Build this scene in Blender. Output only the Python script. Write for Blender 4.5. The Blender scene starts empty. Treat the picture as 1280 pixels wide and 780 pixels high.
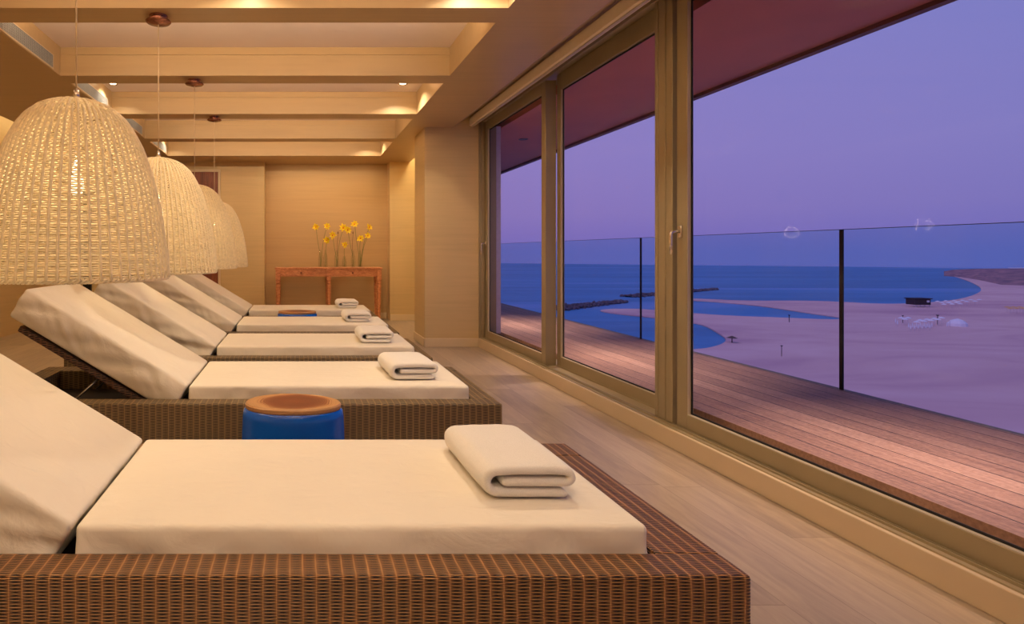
import bpy, bmesh, math, random
from mathutils import Vector, Matrix, noise
random.seed(7)
SC = bpy.context.scene
COL = SC.collection
PI = math.pi
F, VX, VY, H = 720.0, 372.0, 315.0, 1.1      # pixel focal length, vanishing point, eye height

# ------------------------------------------------------------------ helpers
def link(o, parent=None):
    COL.objects.link(o)
    if parent is not None: o.parent = parent
    return o
def tag(o, label=None, cat=None, group=None, kind=None):
    if label: o['label'] = label
    if cat: o['category'] = cat
    if group: o['group'] = group
    if kind: o['kind'] = kind
    return o
def empty(name, loc=(0,0,0), label=None, cat=None, group=None, kind=None, rz=0):
    o = bpy.data.objects.new(name, None); o.location = loc; o.rotation_euler = (0,0,rz)
    o.empty_display_size = .1
    link(o); return tag(o, label, cat, group, kind)
def mesh(name, bm, mat, parent=None, smooth=False, uv=True, loc=None):
    if uv: boxuv(bm)
    me = bpy.data.meshes.new(name); bm.normal_update(); bm.to_mesh(me); bm.free()
    if mat is not None:
        for m in (mat if isinstance(mat, (list,tuple)) else [mat]): me.materials.append(m)
    if smooth:
        for p in me.polygons: p.use_smooth = True
    o = bpy.data.objects.new(name, me)
    if loc: o.location = loc
    return link(o, parent)
def boxuv(bm):
    bm.normal_update()
    uvl = bm.loops.layers.uv.verify()
    for f in bm.faces:
        n = f.normal; a = max(range(3), key=lambda i: abs(n[i]))
        for l in f.loops:
            c = l.vert.co
            l[uvl].uv = (c.y, c.z) if a == 0 else ((c.x, c.z) if a == 1 else (c.x, c.y))
def NB(): return bmesh.new()
def box(bm, x0, x1, y0, y1, z0, z1, bevel=0, seg=2, mi=0, M=None):
    vs = [bm.verts.new((x,y,z)) for x in (x0,x1) for y in (y0,y1) for z in (z0,z1)]
    idx = [(0,1,3,2),(4,6,7,5),(0,4,5,1),(2,3,7,6),(0,2,6,4),(1,5,7,3)]
    fs = [bm.faces.new([vs[i] for i in q]) for q in idx]
    bmesh.ops.recalc_face_normals(bm, faces=fs)
    if bevel > 0:
        es = list({e for f in fs for e in f.edges})
        r = bmesh.ops.bevel(bm, geom=es, offset=bevel, segments=seg, affect='EDGES', profile=.5)
        vs = list({v for f in r['faces'] for v in f.verts} | {v for v in vs if v.is_valid})
        fs = list({f for v in vs for f in v.link_faces})
    for f in fs:
        if f.is_valid: f.material_index = mi
    if M is not None:
        for v in vs: v.co = M @ v.co
    return vs
def tube(bm, pts, r, n=8, cap=True, mi=0):
    pts = [Vector(p) for p in pts]; rr = r if isinstance(r, (list,tuple)) else [r]*len(pts)
    rings = []; prev = None
    for i, p in enumerate(pts):
        t = (pts[min(i+1,len(pts)-1)] - pts[max(i-1,0)]).normalized()
        if prev is None:
            a = Vector((0,0,1)) if abs(t.z) < .9 else Vector((1,0,0))
            u = t.cross(a).normalized()
        else:
            u = (prev - t*prev.dot(t)).normalized()
        prev = u; w = t.cross(u)
        rings.append([bm.verts.new(p + (u*math.cos(2*PI*k/n) + w*math.sin(2*PI*k/n))*rr[i]) for k in range(n)])
    fs = []
    for a, b in zip(rings, rings[1:]):
        for k in range(n): fs.append(bm.faces.new((a[k], a[(k+1)%n], b[(k+1)%n], b[k])))
    if cap:
        fs.append(bm.faces.new(rings[0][::-1])); fs.append(bm.faces.new(rings[-1]))
    for f in fs: f.material_index = mi
    return rings
def lathe(bm, prof, n=32, c=(0,0,0), sy=1.0, close=False, mi=0, wob=None):
    rings = []
    for r, z in prof:
        ring = []
        for k in range(n):
            a = 2*PI*k/n; q = r*(wob(a) if wob else 1)
            ring.append(bm.verts.new((c[0]+q*math.cos(a), c[1]+q*sy*math.sin(a), c[2]+z)))
        rings.append(ring)
    fs = []
    for a, b in zip(rings, rings[1:]):
        for k in range(n): fs.append(bm.faces.new((a[k], a[(k+1)%n], b[(k+1)%n], b[k])))
    if close:
        fs.append(bm.faces.new(rings[0][::-1])); fs.append(bm.faces.new(rings[-1]))
    for f in fs: f.material_index = mi
    return rings
def copy_tree(o, parent=None):
    c = o.copy(); COL.objects.link(c); c.parent = parent
    for ch in list(o.children): copy_tree(ch, c)
    return c
def S(v): # sRGB 0-255 -> linear
    return tuple(((c/255)/12.92 if c/255 <= .04045 else ((c/255+.055)/1.055)**2.4) for c in v) + (1,)

# ------------------------------------------------------------------ materials
class NT:
    def __init__(s, name):
        s.m = bpy.data.materials.new(name); s.m.use_nodes = True
        s.t = s.m.node_tree; s.n = s.t.nodes; s.b = s.n['Principled BSDF']; s.out = s.n['Material Output']
    def new(s, typ, **kw):
        x = s.n.new(typ)
        for k, v in kw.items(): setattr(x, k, v)
        return x
    def l(s, a, b): s.t.links.new(a, b)
    def val(s, sock, v):
        if hasattr(v, 'is_output') or isinstance(v, bpy.types.NodeSocket): s.l(v, sock)
        else: sock.default_value = v
    def math(s, op, a, b=None, c=None):
        x = s.new('ShaderNodeMath', operation=op); s.val(x.inputs[0], a)
        if b is not None: s.val(x.inputs[1], b)
        if c is not None: s.val(x.inputs[2], c)
        return x.outputs[0]
    def coord(s, kind='Object', scale=(1,1,1), rot=(0,0,0)):
        c = s.new('ShaderNodeTexCoord'); m = s.new('ShaderNodeMapping')
        m.inputs['Scale'].default_value = scale; m.inputs['Rotation'].default_value = rot
        s.l(c.outputs[kind], m.inputs[0]); return m.outputs[0]
    def noise(s, vec, scale=5, detail=4, rough=.5, dist=0):
        x = s.new('ShaderNodeTexNoise'); s.l(vec, x.inputs['Vector'])
        x.inputs['Scale'].default_value = scale; x.inputs['Detail'].default_value = detail
        x.inputs['Roughness'].default_value = rough; x.inputs['Distortion'].default_value = dist
        return x.outputs['Fac']
    def ramp(s, fac, stops):
        x = s.new('ShaderNodeValToRGB'); s.l(fac, x.inputs[0]); e = x.color_ramp.elements
        while len(e) < len(stops): e.new(.5)
        for i, (p, c) in enumerate(stops): e[i].position = p; e[i].color = c
        return x.outputs[0]
    def mix(s, fac, a, b, blend='MIX'):
        x = s.new('ShaderNodeMix', data_type='RGBA', blend_type=blend)
        s.val(x.inputs[0], fac); s.val(x.inputs[6], a); s.val(x.inputs[7], b); return x.outputs[2]
    def bump(s, h, strength=.3, dist=.01):
        x = s.new('ShaderNodeBump'); x.inputs['Strength'].default_value = strength
        x.inputs['Distance'].default_value = dist; s.l(h, x.inputs['Height'])
        s.l(x.outputs[0], s.b.inputs['Normal']); return x
    def base(s, c): s.val(s.b.inputs['Base Color'], c)
    def rough(s, v): s.val(s.b.inputs['Roughness'], v)
    def metal(s, v): s.b.inputs['Metallic'].default_value = v
def plain(name, rgb, rough=.5, metal=0, var=.06, nscale=30, bump=0):
    t = NT(name); c = S(rgb); v = t.coord('Object')
    n = t.noise(v, nscale, 3)
    a = tuple(x*(1-var) for x in c[:3])+(1,); b = tuple(min(1,x*(1+var)) for x in c[:3])+(1,)
    t.base(t.ramp(n, [(.3,a),(.7,b)])); t.rough(rough); t.metal(metal)
    if bump: t.bump(n, bump, .002)
    return t.m
def veneer(name, rgb, horizontal=True, rough=.42):
    t = NT(name)
    v = t.coord('Object', (.6,.6,14))
    n = t.noise(v, 2.2, 6, .6, .3)
    v2 = t.coord('Object', (1.5,1.5,120)); n2 = t.noise(v2, 1.5, 3)
    c = S(rgb)
    f = t.math('ADD', t.math('MULTIPLY', n, .7), t.math('MULTIPLY', n2, .3))
    # board joints every 0.27 m
    sp = t.new('ShaderNodeSeparateXYZ'); tc = t.new('ShaderNodeTexCoord'); t.l(tc.outputs['Object'], sp.inputs[0])
    fl = t.math('FLOOR', t.math('DIVIDE', sp.outputs[2], .27))
    wn = t.new('ShaderNodeTexWhiteNoise', noise_dimensions='1D'); t.l(fl, wn.inputs['W'])
    f = t.math('ADD', f, t.math('MULTIPLY', t.math('SUBTRACT', wn.outputs[0], .5), .10))
    t.base(t.ramp(f, [(.25, tuple(x*.90 for x in c[:3])+(1,)), (.5, c), (.78, tuple(min(1,x*1.06) for x in c[:3])+(1,))]))
    t.rough(rough); t.bump(n2, .05, .001)
    return t.m
def ceil_veneer(name, rgb):
    t = NT(name); c = S(rgb)
    n = t.noise(t.coord('Object', (.5,9,4)), 2.5, 6, .6, .4); n2 = t.noise(t.coord('Object', (1,90,30)), 1.5, 3)
    f = t.math('ADD', t.math('MULTIPLY', n, .7), t.math('MULTIPLY', n2, .3))
    t.base(t.ramp(f, [(.25, tuple(x*.9 for x in c[:3])+(1,)), (.5, c), (.78, tuple(x*1.06 for x in c[:3])+(1,))]))
    t.rough(.38); return t.m
def weave(name, dark, mid, light, s=.0039, P=.031, strength=1.0):
    t = NT(name)
    tc = t.new('ShaderNodeTexCoord'); sp = t.new('ShaderNodeSeparateXYZ'); t.l(tc.outputs['UV'], sp.inputs[0])
    wob = t.noise(t.coord('UV'), 9, 2)
    u = t.math('ADD', sp.outputs[0], t.math('MULTIPLY', wob, .006)); v = t.math('ADD', sp.outputs[1], t.math('MULTIPLY', wob, .004))
    vs = t.math('DIVIDE', v, s)
    prof = t.math('ABSOLUTE', t.math('SINE', t.math('MULTIPLY', vs, PI)))
    par = t.math('MODULO', t.math('FLOOR', t.math('ADD', vs, 10000)), 2)
    ph = t.math('ADD', t.math('MULTIPLY', u, PI/P), t.math('MULTIPLY', par, PI))
    over = t.math('ADD', t.math('MULTIPLY', t.math('COSINE', ph), .5), .5)
    over = t.math('POWER', over, .4)
    band = t.math('POWER', t.math('SUBTRACT', 1, t.math('ABSOLUTE', t.math('COSINE', t.math('MULTIPLY', u, PI/P)))), 1.3)
    h = t.math('MAXIMUM', t.math('MULTIPLY', prof, over), t.math('MULTIPLY', t.math('ADD', t.math('MULTIPLY', prof, .35), .55), band))
    col = t.ramp(h, [(0, S(dark)), (.3, S(dark)), (.62, S(mid)), (.95, S(light))])
    n = t.noise(t.coord('Object', (3,3,60)), 3, 3); n2 = t.noise(t.coord('Object'), 2.0, 3)
    col = t.mix(.35, col, t.ramp(t.math('ADD', t.math('MULTIPLY', n, .5), t.math('MULTIPLY', n2, .5)), [(.3,(.45,.42,.4,1)),(.7,(1,1,1,1))]), 'MULTIPLY')
    t.base(col); t.rough(.42); t.bump(h, strength, .004)
    return t.m
def fabric(name, rgb, bumpk=.15, sc=1.0):
    t = NT(name); c = S(rgb)
    big = t.noise(t.coord('Object'), 2.2*sc, 4, .55)
    tc = t.coord('Object', (900,900,900))
    w = t.noise(tc, 1.0, 2)
    t.base(t.ramp(big, [(.3, tuple(x*.95 for x in c[:3])+(1,)), (.7, c)]))
    t.rough(.85); t.b.inputs['Sheen Weight'].default_value = .15
    cr = t.noise(t.coord('Object', (1.2,2.6,1.2)), 6, 4, .5, 1.2)
    h = t.math('ADD', t.math('MULTIPLY', w, .02), t.math('MULTIPLY', cr, .9))
    t.bump(h, bumpk, .02)
    return t.m
def terry(name, rgb):
    t = NT(name); c = S(rgb)
    n = t.noise(t.coord('Object'), 420, 3, .7); n2 = t.noise(t.coord('Object'), 25, 3)
    t.base(t.ramp(n, [(.3, tuple(x*.86 for x in c[:3])+(1,)), (.6, c)])); t.rough(.95)
    t.b.inputs['Sheen Weight'].default_value = .3
    t.bump(t.math('ADD', n, t.math('MULTIPLY', n2, 1.2)), .55, .004); return t.m
def thin_glass(name, tint, rough=0.0, ior=1.45, k=.6):
    t = NT(name); t.n.remove(t.b)
    tr = t.new('ShaderNodeBsdfTransparent'); tr.inputs[0].default_value = tint
    gl = t.new('ShaderNodeBsdfGlossy'); gl.inputs['Roughness'].default_value = rough
    ge = t.new('ShaderNodeNewGeometry'); dp = t.new('ShaderNodeVectorMath', operation='DOT_PRODUCT')
    t.l(ge.outputs['Normal'], dp.inputs[0]); t.l(ge.outputs['Incoming'], dp.inputs[1])
    c = t.math('SUBTRACT', 1, t.math('ABSOLUTE', dp.outputs['Value']))
    f0 = ((ior-1)/(ior+1))**2
    fr = t.math('ADD', f0, t.math('MULTIPLY', t.math('POWER', c, 5), k))
    mx = t.new('ShaderNodeMixShader'); t.l(fr, mx.inputs[0]); t.l(tr.outputs[0], mx.inputs[1]); t.l(gl.outputs[0], mx.inputs[2])
    t.l(mx.outputs[0], t.out.inputs[0]); return t.m
def emit(name, rgb, k):
    t = NT(name); t.b.inputs['Emission Color'].default_value = rgb; t.b.inputs['Emission Strength'].default_value = k
    t.base(rgb); return t.m

def floor_mat():
    t = NT('oak_floor')
    tc = t.new('ShaderNodeTexCoord'); sp = t.new('ShaderNodeSeparateXYZ'); t.l(tc.outputs['Object'], sp.inputs[0])
    W, L = .19, 1.9
    row = t.math('FLOOR', t.math('DIVIDE', sp.outputs[0], W))
    wn = t.new('ShaderNodeTexWhiteNoise', noise_dimensions='1D'); t.l(row, wn.inputs['W'])
    yy = t.math('ADD', t.math('DIVIDE', sp.outputs[1], L), t.math('MULTIPLY', wn.outputs[0], 7))
    cb = t.new('ShaderNodeCombineXYZ'); t.l(row, cb.inputs[0]); t.l(t.math('FLOOR', yy), cb.inputs[1])
    wn2 = t.new('ShaderNodeTexWhiteNoise', noise_dimensions='2D'); t.l(cb.outputs[0], wn2.inputs['Vector'])
    cb2 = t.new('ShaderNodeCombineXYZ'); t.l(t.math('ADD', sp.outputs[0], t.math('MULTIPLY', wn2.outputs[0], 9)), cb2.inputs[0])
    t.l(sp.outputs[1], cb2.inputs[1])
    mp = t.new('ShaderNodeMapping'); t.l(cb2.outputs[0], mp.inputs[0]); mp.inputs['Scale'].default_value = (9,1.1,1)
    g = t.noise(mp.outputs[0], 2.5, 8, .65, .8)
    fx = t.math('FRACT', t.math('DIVIDE', sp.outputs[0], W)); fy = t.math('FRACT', yy)
    gap = t.math('MAXIMUM', t.math('LESS_THAN', fx, .012), t.math('LESS_THAN', fy, .0015))
    f = t.math('ADD', t.math('MULTIPLY', g, .75), t.math('MULTIPLY', wn2.outputs[0], .2))
    col = t.ramp(f, [(.28, S((146,128,108))), (.5, S((170,150,126))), (.75, S((188,170,144)))])
    col = t.mix(t.math('MULTIPLY', gap, .55), col, S((80,66,52)))
    t.base(col); t.rough(t.math('ADD', t.math('MULTIPLY', g, .2), .30)); t.bump(g, .08, .002)
    return t.m
def deck_mat():
    t = NT('deck_boards')
    tc = t.new('ShaderNodeTexCoord'); sp = t.new('ShaderNodeSeparateXYZ'); t.l(tc.outputs['Object'], sp.inputs[0])
    W = .148
    q = t.math('DIVIDE', t.math('ADD', sp.outputs[0], -2.37+.148*40), W)
    row = t.math('FLOOR', q); fx = t.math('FRACT', q)
    wn = t.new('ShaderNodeTexWhiteNoise', noise_dimensions='1D'); t.l(row, wn.inputs['W'])
    g = t.noise(t.coord('Object', (30,1.5,1)), 2, 6, .6); g2 = t.noise(t.coord('Object', (60,60,60)), 1, 3)
    f = t.math('ADD', t.math('ADD', t.math('MULTIPLY', g, .45), t.math('MULTIPLY', g2, .35)), t.math('MULTIPLY', wn.outputs[0], .2))
    col = t.ramp(f, [(.3, S((118,86,68))), (.5, S((160,122,98))), (.7, S((192,154,128)))])
    gap = t.math('LESS_THAN', fx, .045)
    col = t.mix(gap, col, S((22,10,8)))
    rib = t.math('ABSOLUTE', t.math('SINE', t.math('MULTIPLY', sp.outputs[0], PI/.012)))
    h = t.math('SUBTRACT', t.math('MULTIPLY', rib, .3), t.math('MULTIPLY', gap, 1.5))
    t.base(col); t.rough(.6); t.bump(h, .5, .004); return t.m
def wood(name, a, b, c, sc=(1,8,8), rough=.4):
    t = NT(name); g = t.noise(t.coord('Object', sc), 3, 6, .6, 1.0)
    t.base(t.ramp(g, [(.3,S(a)),(.52,S(b)),(.75,S(c))])); t.rough(rough); t.bump(g, .1, .002); return t.m

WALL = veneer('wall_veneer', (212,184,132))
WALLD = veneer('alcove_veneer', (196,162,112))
CEILV = ceil_veneer('ceiling_veneer', (192,162,116))
PLASTER = plain('recess_plaster', (246,228,214), .8, var=.02, nscale=3)
CREAM = plain('cream_trim', (220,198,160), .35, var=.02, nscale=4)
BRONZE = plain('anodised_frame', (158,142,110), .38, .25, var=.03, nscale=6)
BRONZE_L = plain('anodised_light', (196,182,150), .35, .25, var=.03, nscale=6)
RUBBER = plain('rubber_gasket', (14,12,14), .6)
CHROME = plain('satin_chrome', (225,215,200), .22, .95)
FLOORM = floor_mat(); DECKM = deck_mat()
SOFFIT = plain('soffit_paint', (186,112,96), .6, var=.05, nscale=2)
OUTW = plain('outside_aluminium', (196,186,200), .4, .3)
WEAVE = weave('rattan_brown', (42,22,10), (160,108,58), (214,162,98))
WEAVE2 = weave('rattan_olive', (36,26,14), (138,110,68), (204,168,108))  # greyer, more olive weave for the loungers behind the first
WEAVED = weave('rattan_dark', (30,15,10), (92,56,38), (140,96,68), s=.006)
BACKING = plain('dark_platform', (40,26,18), .8)
CLOTH = fabric('cream_canvas', (236,226,206), .32)
TOWEL = terry('white_terry', (246,240,228))
WICKER = plain('pale_wicker', (234,216,176), .6, var=.12, nscale=60)
STEEL = plain('strut_steel', (150,145,140), .35, .9)
COPPER = plain('canopy_metal', (150,100,82), .22, .95)
CORD = plain('cord_fabric', (205,180,140), .6)
BLUE = plain('cobalt_lacquer', (2,84,190), .18, var=.04, nscale=3)
BLACK = plain('black_metal', (10,10,12), .35, .4)
GLASSW = thin_glass('window_glass', (.99,.98,.99,1), 0, 1.18, .12)
GLASSB = thin_glass('balustrade_glass', (.80,.915,.955,1), 0, 1.2, .3)
EDGE = plain('glass_edge', (40,52,84), .3)
VASEG = thin_glass('vase_glass', (.90,.93,.89,1), .0, 1.6, .9)
PINE = wood('reddish_pine', (168,100,62), (202,134,88), (226,164,114), (6,1,14))
DOORW = wood('red_brown_door', (98,48,26), (128,66,38), (150,84,50), (8,1,1))

# ------------------------------------------------------------------ camera
cam = bpy.data.cameras.new('camera'); co = bpy.data.objects.new('camera', cam); COL.objects.link(co)
co.location = (0,0,H); co.rotation_euler = (PI/2,0,0)
cam.sensor_fit = 'HORIZONTAL'; cam.sensor_width = 36; cam.lens = F/1280*36
cam.shift_x = (640-VX)/1280; cam.shift_y = (VY-390)/1280
cam.clip_start = .02; cam.clip_end = 20000
SC.camera = co
SC.view_settings.view_transform = 'Standard'; SC.view_settings.look = 'None'
SC.view_settings.gamma = 1; SC.view_settings.use_curve_mapping = False
SC.view_settings.exposure = 0

# ------------------------------------------------------------------ room shell
def struct(name, bm, mat, parent=None, **k):
    o = mesh(name, bm, mat, parent, **k)
    if parent is None: o['kind'] = 'structure'
    return o
Y0, Y1 = -3.0, 9.24
ZC, ZR = 2.545, 2.78
bm = NB(); box(bm, -3.95, 2.3, Y0-.2, 9.8, -.12, 0); struct('floor', bm, FLOORM)
bm = NB(); box(bm, -4.0, -3.82, Y0-.2, 9.8, 0, 3.0); struct('wall_left', bm, WALL)
bm = NB(); box(bm, -3.82, 2.1, Y0-.2, Y0, 0, 3.0); struct('wall_near', bm, WALL)
bm = NB(); box(bm, -3.82, -.533, Y1, 9.8, 0, 2.95)
struct('wall_far', bm, WALL)
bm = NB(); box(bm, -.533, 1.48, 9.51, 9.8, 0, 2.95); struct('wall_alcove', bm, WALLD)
bm = NB(); box(bm, 1.48, 2.3, Y1, 9.8, 0, 2.95); struct('wall_wing', bm, WALL)
bm = NB(); box(bm, 1.475, 2.24, 6.684, 7.25, 0, 2.95); struct('wall_pillar', bm, WALL)
bm = NB(); box(bm, 2.1, 2.3, 7.25, Y1, 0, 2.95); struct('wall_right', bm, WALL)
bm = NB(); box(bm, 2.1, 2.3, Y0-.2, -.65, 0, 2.95); struct('wall_right_near', bm, WALL)
# baseboards
def bb(name, x0,x1,y0,y1, h=.1):
    bm = NB(); box(bm, x0,x1,y0,y1, 0, h, .004); return struct(name, bm, CREAM)
bb('baseboard_pillar', 1.46, 2.094, 6.668, 6.684); bb('baseboard_pillar_side', 1.459, 1.475, 6.668, 7.25)
bb('baseboard_wing', 1.482, 2.1, 9.224, 9.24); bb('baseboard_alcove', -.533, 1.47, 9.494, 9.51)
bb('baseboard_far', -1.18, -.535, 9.224, 9.24)
bb('baseboard_window', 2.094, 2.25, Y0, 6.68, .1023).data.materials[0] = plain('beige_kerb', (200,178,146), .35, var=.02, nscale=4)
# ceiling
bm = NB()
box(bm, -3.15, -1.945, Y0, 9.8, ZC, 3.0)
box(bm, 1.248, 1.80, Y0, 9.8, ZC, 3.0)
box(bm, -1.945, 1.248, 8.67, 9.8, ZC, 3.0)
# rising strip towards the blind
vs = [bm.verts.new(p) for p in ((1.80,Y0,ZC),(2.03,Y0,2.70),(2.3,Y0,2.70),(2.3,Y0,3.0),(1.80,Y0,3.0))]
ws = [bm.verts.new((v.co.x, 6.684, v.co.z)) for v in vs]
bm.faces.new(vs[::-1]); bm.faces.new(ws)
for i in range(5): bm.faces.new((vs[i], vs[(i+1)%5], ws[(i+1)%5], ws[i]))
bmesh.ops.recalc_face_normals(bm, faces=bm.faces[:])
box(bm, 1.8, 2.098, 6.70, 7.3, ZC, 3.0)
box(bm, 1.8, 2.3, 7.3, 9.8, 2.92, 3.0)
box(bm, -4.0, -3.15, Y0-.2, 9.8, 2.95, 3.0)
struct('ceiling', bm, CEILV)
bm = NB(); box(bm, -1.945, 1.248, Y0, 8.67, ZR, 3.0); struct('ceiling_recess', bm, PLASTER)
PITCH = 1.31; BE = [3.41 + PITCH*k for k in range(-4, 5)]
k = 0
for y in BE:
    y2 = y+.22 if y < 8.5 else 8.67
    if y2 <= y: continue
    bm = NB()
    box(bm, -1.945, 1.248, y, y2, ZC, 2.715)
    box(bm, -1.945, 1.248, y+.008, y2-.008, 2.72, ZR)
    box(bm, -1.945, 1.248, y+.014, y2-.014, 2.715, 2.72)
    k += 1; struct('ceiling_beam', bm, CEILV)
# far door
d = empty('door_1', (-1.71, Y1, 0), kind='structure')
bm = NB(); box(bm, -.44, .44, -.03, -.004, 0, 2.38); box(bm, -.32, .32, -.038, -.03, .2, 1.0, .004); box(bm, -.32, .32, -.038, -.03, 1.15, 2.2, .004)
mesh('door_leaf', bm, DOORW, d)
bm = NB(); box(bm, .44, .475, -.045, -.004, 0, 2.42, .003); box(bm, -.475, -.44, -.045, -.004, 0, 2.42, .003); box(bm, -.44, .44, -.045, -.004, 2.38, 2.42, .003)
mesh('door_frame', bm, CREAM, d)
bm = NB(); tube(bm, [(-.38,-.038,1.05),(-.38,-.08,1.05),(-.27,-.08,1.05)], .009); mesh('door_handle', bm, CHROME, d, smooth=True)
# dark panel on far wall
bm = NB(); box(bm, -3.43, -3.30, 9.19, 9.24, .0, 2.1, .004)
o = mesh('door_panel', bm, BLACK); o.name = 'black_upright_panel'
tag(o, 'narrow black upright panel against the far wall, seen under the biggest lamp shade', 'panel')

# ------------------------------------------------------------------ windows
bm = NB(); box(bm, 2.112, 2.40, -.65, 6.68, .1023, .108)
for x in (2.135, 2.150, 2.258): box(bm, x, x+.005, -.65, 6.68, .108, .118)
struct('window_sill', bm, BRONZE)
bm = NB(); box(bm, 2.12, 2.40, -.65, 6.69, 2.645, 2.95); box(bm, 2.14, 2.165, -.65, 6.69, 2.60, 2.645); struct('trim_head', bm, BRONZE)
bm = NB(); box(bm, 2.10, 2.30, 6.667, 6.684, .1023, 2.7); box(bm, 2.12, 2.16, 6.652, 6.667, .108, 2.7); struct('trim_jamb', bm, BRONZE)
def sash(name, xf, depth, ya, yb, w_far, w_near, ztop_glass, ztop, gx, label=None):
    """ya far end, yb near end"""
    r = empty(name, (xf, (ya+yb)/2, .108), kind='structure')
    cy = (ya+yb)/2; zb = .195-.108; zt = ztop_glass-.108; zz = ztop-.108
    bm = NB()
    d2 = gx+.010
    box(bm, 0, d2, ya-w_far-cy, ya-cy, 0, zz, .003); box(bm, 0, depth, yb-cy, yb+w_near-cy, 0, zz, .003)
    box(bm, 0, d2, yb+w_near-cy, ya-w_far-cy, 0, zb, .002); box(bm, 0, d2, yb+w_near-cy, ya-w_far-cy, zt, zz, .002)
    mesh('window_frame', bm, BRONZE, r)
    g0, g1 = yb+w_near-cy, ya-w_far-cy
    bm = NB(); e = .010
    box(bm, .003, gx-.006, g1-.002, g1+.001, zb, zt); box(bm, .003, gx-.006, g0-.001, g0+.002, zb, zt)
    box(bm, .003, gx-.006, g0, g1, zb-.001, zb+.003)
    mesh('glazing_bead', bm, BRONZE_L, r)
    bm = NB(); e = .012
    box(bm, gx-.005, gx-.001, g0, g0+e, zb, zt); box(bm, gx-.005, gx-.001, g1-e, g1, zb, zt)
    box(bm, gx-.005, gx-.001, g0+e, g1-e, zb, zb+e); box(bm, gx-.005, gx-.001, g0+e, g1-e, zt-e, zt)
    mesh('gasket', bm, RUBBER, r)
    bm = NB(); box(bm, gx, gx+.008, g0-.005, g1+.005, zb-.005, zt+.005); mesh('pane', bm, GLASSW, r)
    return r
def handle(parent, y, z):
    px, py, pz = parent.location
    bm = NB()
    box(bm, -.012, 0, y-.014-py, y+.014-py, z-.036-pz, z+.036-pz, .004)
    x0 = -.012; Y = y-py; Z = z-pz
    tube(bm, [(x0,Y,Z),(x0-.03,Y,Z),(x0-.042,Y,Z-.003),(x0-.047,Y,Z-.014),(x0-.047,Y,Z-.07),(x0-.047,Y,Z-.128)], [.009,.009,.009,.009,.009,.008], 10)
    mesh('window_handle', bm, CHROME, parent, smooth=True)
w1 = sash('window_1', 2.166, .092, 6.652, 5.03, .085, .088, 2.50, 2.60, .027); handle(w1, 6.61, 1.20)
w2 = sash('window_2', 2.262, .034, 5.025, 3.40, .07, .05, 2.50, 2.64, .025)
w3 = sash('window_3', 2.163, .09, 3.285, -.60, .085, .085, 2.50, 2.60, .027); handle(w3, 3.247, 1.215)
bm = NB()
box(bm, 2.150, 2.20, 3.306, 3.358, .108, 2.645, .003); box(bm, 2.156, 2.20, 3.358, 3.372, .108, 2.645)
box(bm, 2.150, 2.20, 3.372, 3.432, .108, 2.645, .003); box(bm, 2.156, 2.20, 3.432, 3.44, .108, 2.645); box(bm, 2.150, 2.20, 3.44, 3.468, .108, 2.645, .003)
struct('trim_post', bm, BRONZE)
# roller blind
b = empty('roller_blind', (2.02, 3.0, 2.61), 'rolled up cream roller blind in a long cassette above the windows', 'blind')
bm = NB()
prof = [(-.03,-.045),(-.01,-.052),(.03,-.05),(.035,.05),(-.01,.055),(-.028,.035)]
A = [bm.verts.new((x,-3.6,z)) for x,z in prof]; B = [bm.verts.new((x,3.675,z)) for x,z in prof]
bm.faces.new(A); bm.faces.new(B[::-1])
for i in range(6): bm.faces.new((A[i],B[i],B[(i+1)%6],A[(i+1)%6]))
bmesh.ops.recalc_face_normals(bm, faces=bm.faces[:])
mesh('cassette', bm, plain('blind_fabric', (240,224,196), .7, var=.02), b)
bm = NB(); box(bm, -.012, .012, -3.6, 3.66, -.06, -.048, .003); mesh('bottom_bar', bm, BRONZE_L, b)

# ------------------------------------------------------------------ ceiling fittings
DLM = emit('downlight_lens', (1,.78,.5,1), 14)
VENTM = plain('vent_metal', (170,172,170), .4, .3); VENTD = plain('vent_dark', (40,42,46), .8)
vl = ['air vent grille at the top left corner, in the ceiling bay nearest the camera',
      'air vent grille in the second visible ceiling bay, just above the biggest lamp shade',
      'small air vent grille in the third ceiling bay, behind the curve of the biggest shade',
      'smallest air vent grille, above the top of the second wicker lamp']
def vent(y0, label):
    r = empty('air_vent', (-1.945, y0, 2.552), label, 'vent', 'ceiling air vents')
    L, Z = .94, .116
    bm = NB(); box(bm, .002,.006, .0,L, 0,.010); box(bm,.002,.006,0,L,Z-.006,Z); box(bm,.002,.006,0,.008,.01,Z-.006); box(bm,.002,.006,L-.008,L,.01,Z-.006)
    mesh('frame', bm, CREAM, r)
    bm = NB(); box(bm, .0005,.002, .008,L-.008,.01,Z-.006); mesh('backing', bm, VENTD, r)
    bm = NB()
    for i in range(9):
        z = .016+i*.0115; box(bm, .002,.0045, .008,L-.008, z, z+.0042)
    for i in range(46):
        y = .02+i*.02; box(bm, .002,.0055, y, y+.006, .01, Z-.006)
    mesh('grille', bm, VENTM, r)
for i in range(4): vent(3.64+PITCH*i, vl[i])
def downlight(x, y, label):
    r = empty('downlight', (x,y,ZR), label, 'downlight', 'ceiling downlights')
    bm = NB(); lathe(bm, [(.028,-.002),(.045,-.006),(.048,-.001),(.048,0)], 24, close=False); mesh('trim_ring', bm, CHROME, r, smooth=True)
    bm = NB(); lathe(bm, [(.0,-.0035),(.03,-.0035)], 20); mesh('lens', bm, DLM, r)
downlight(1.05, 5.74, 'lit recessed downlight at the window end of the second ceiling bay')
downlight(-1.84+.0, 5.74, 'lit recessed downlight beside the air vent in the second ceiling bay')

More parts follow.
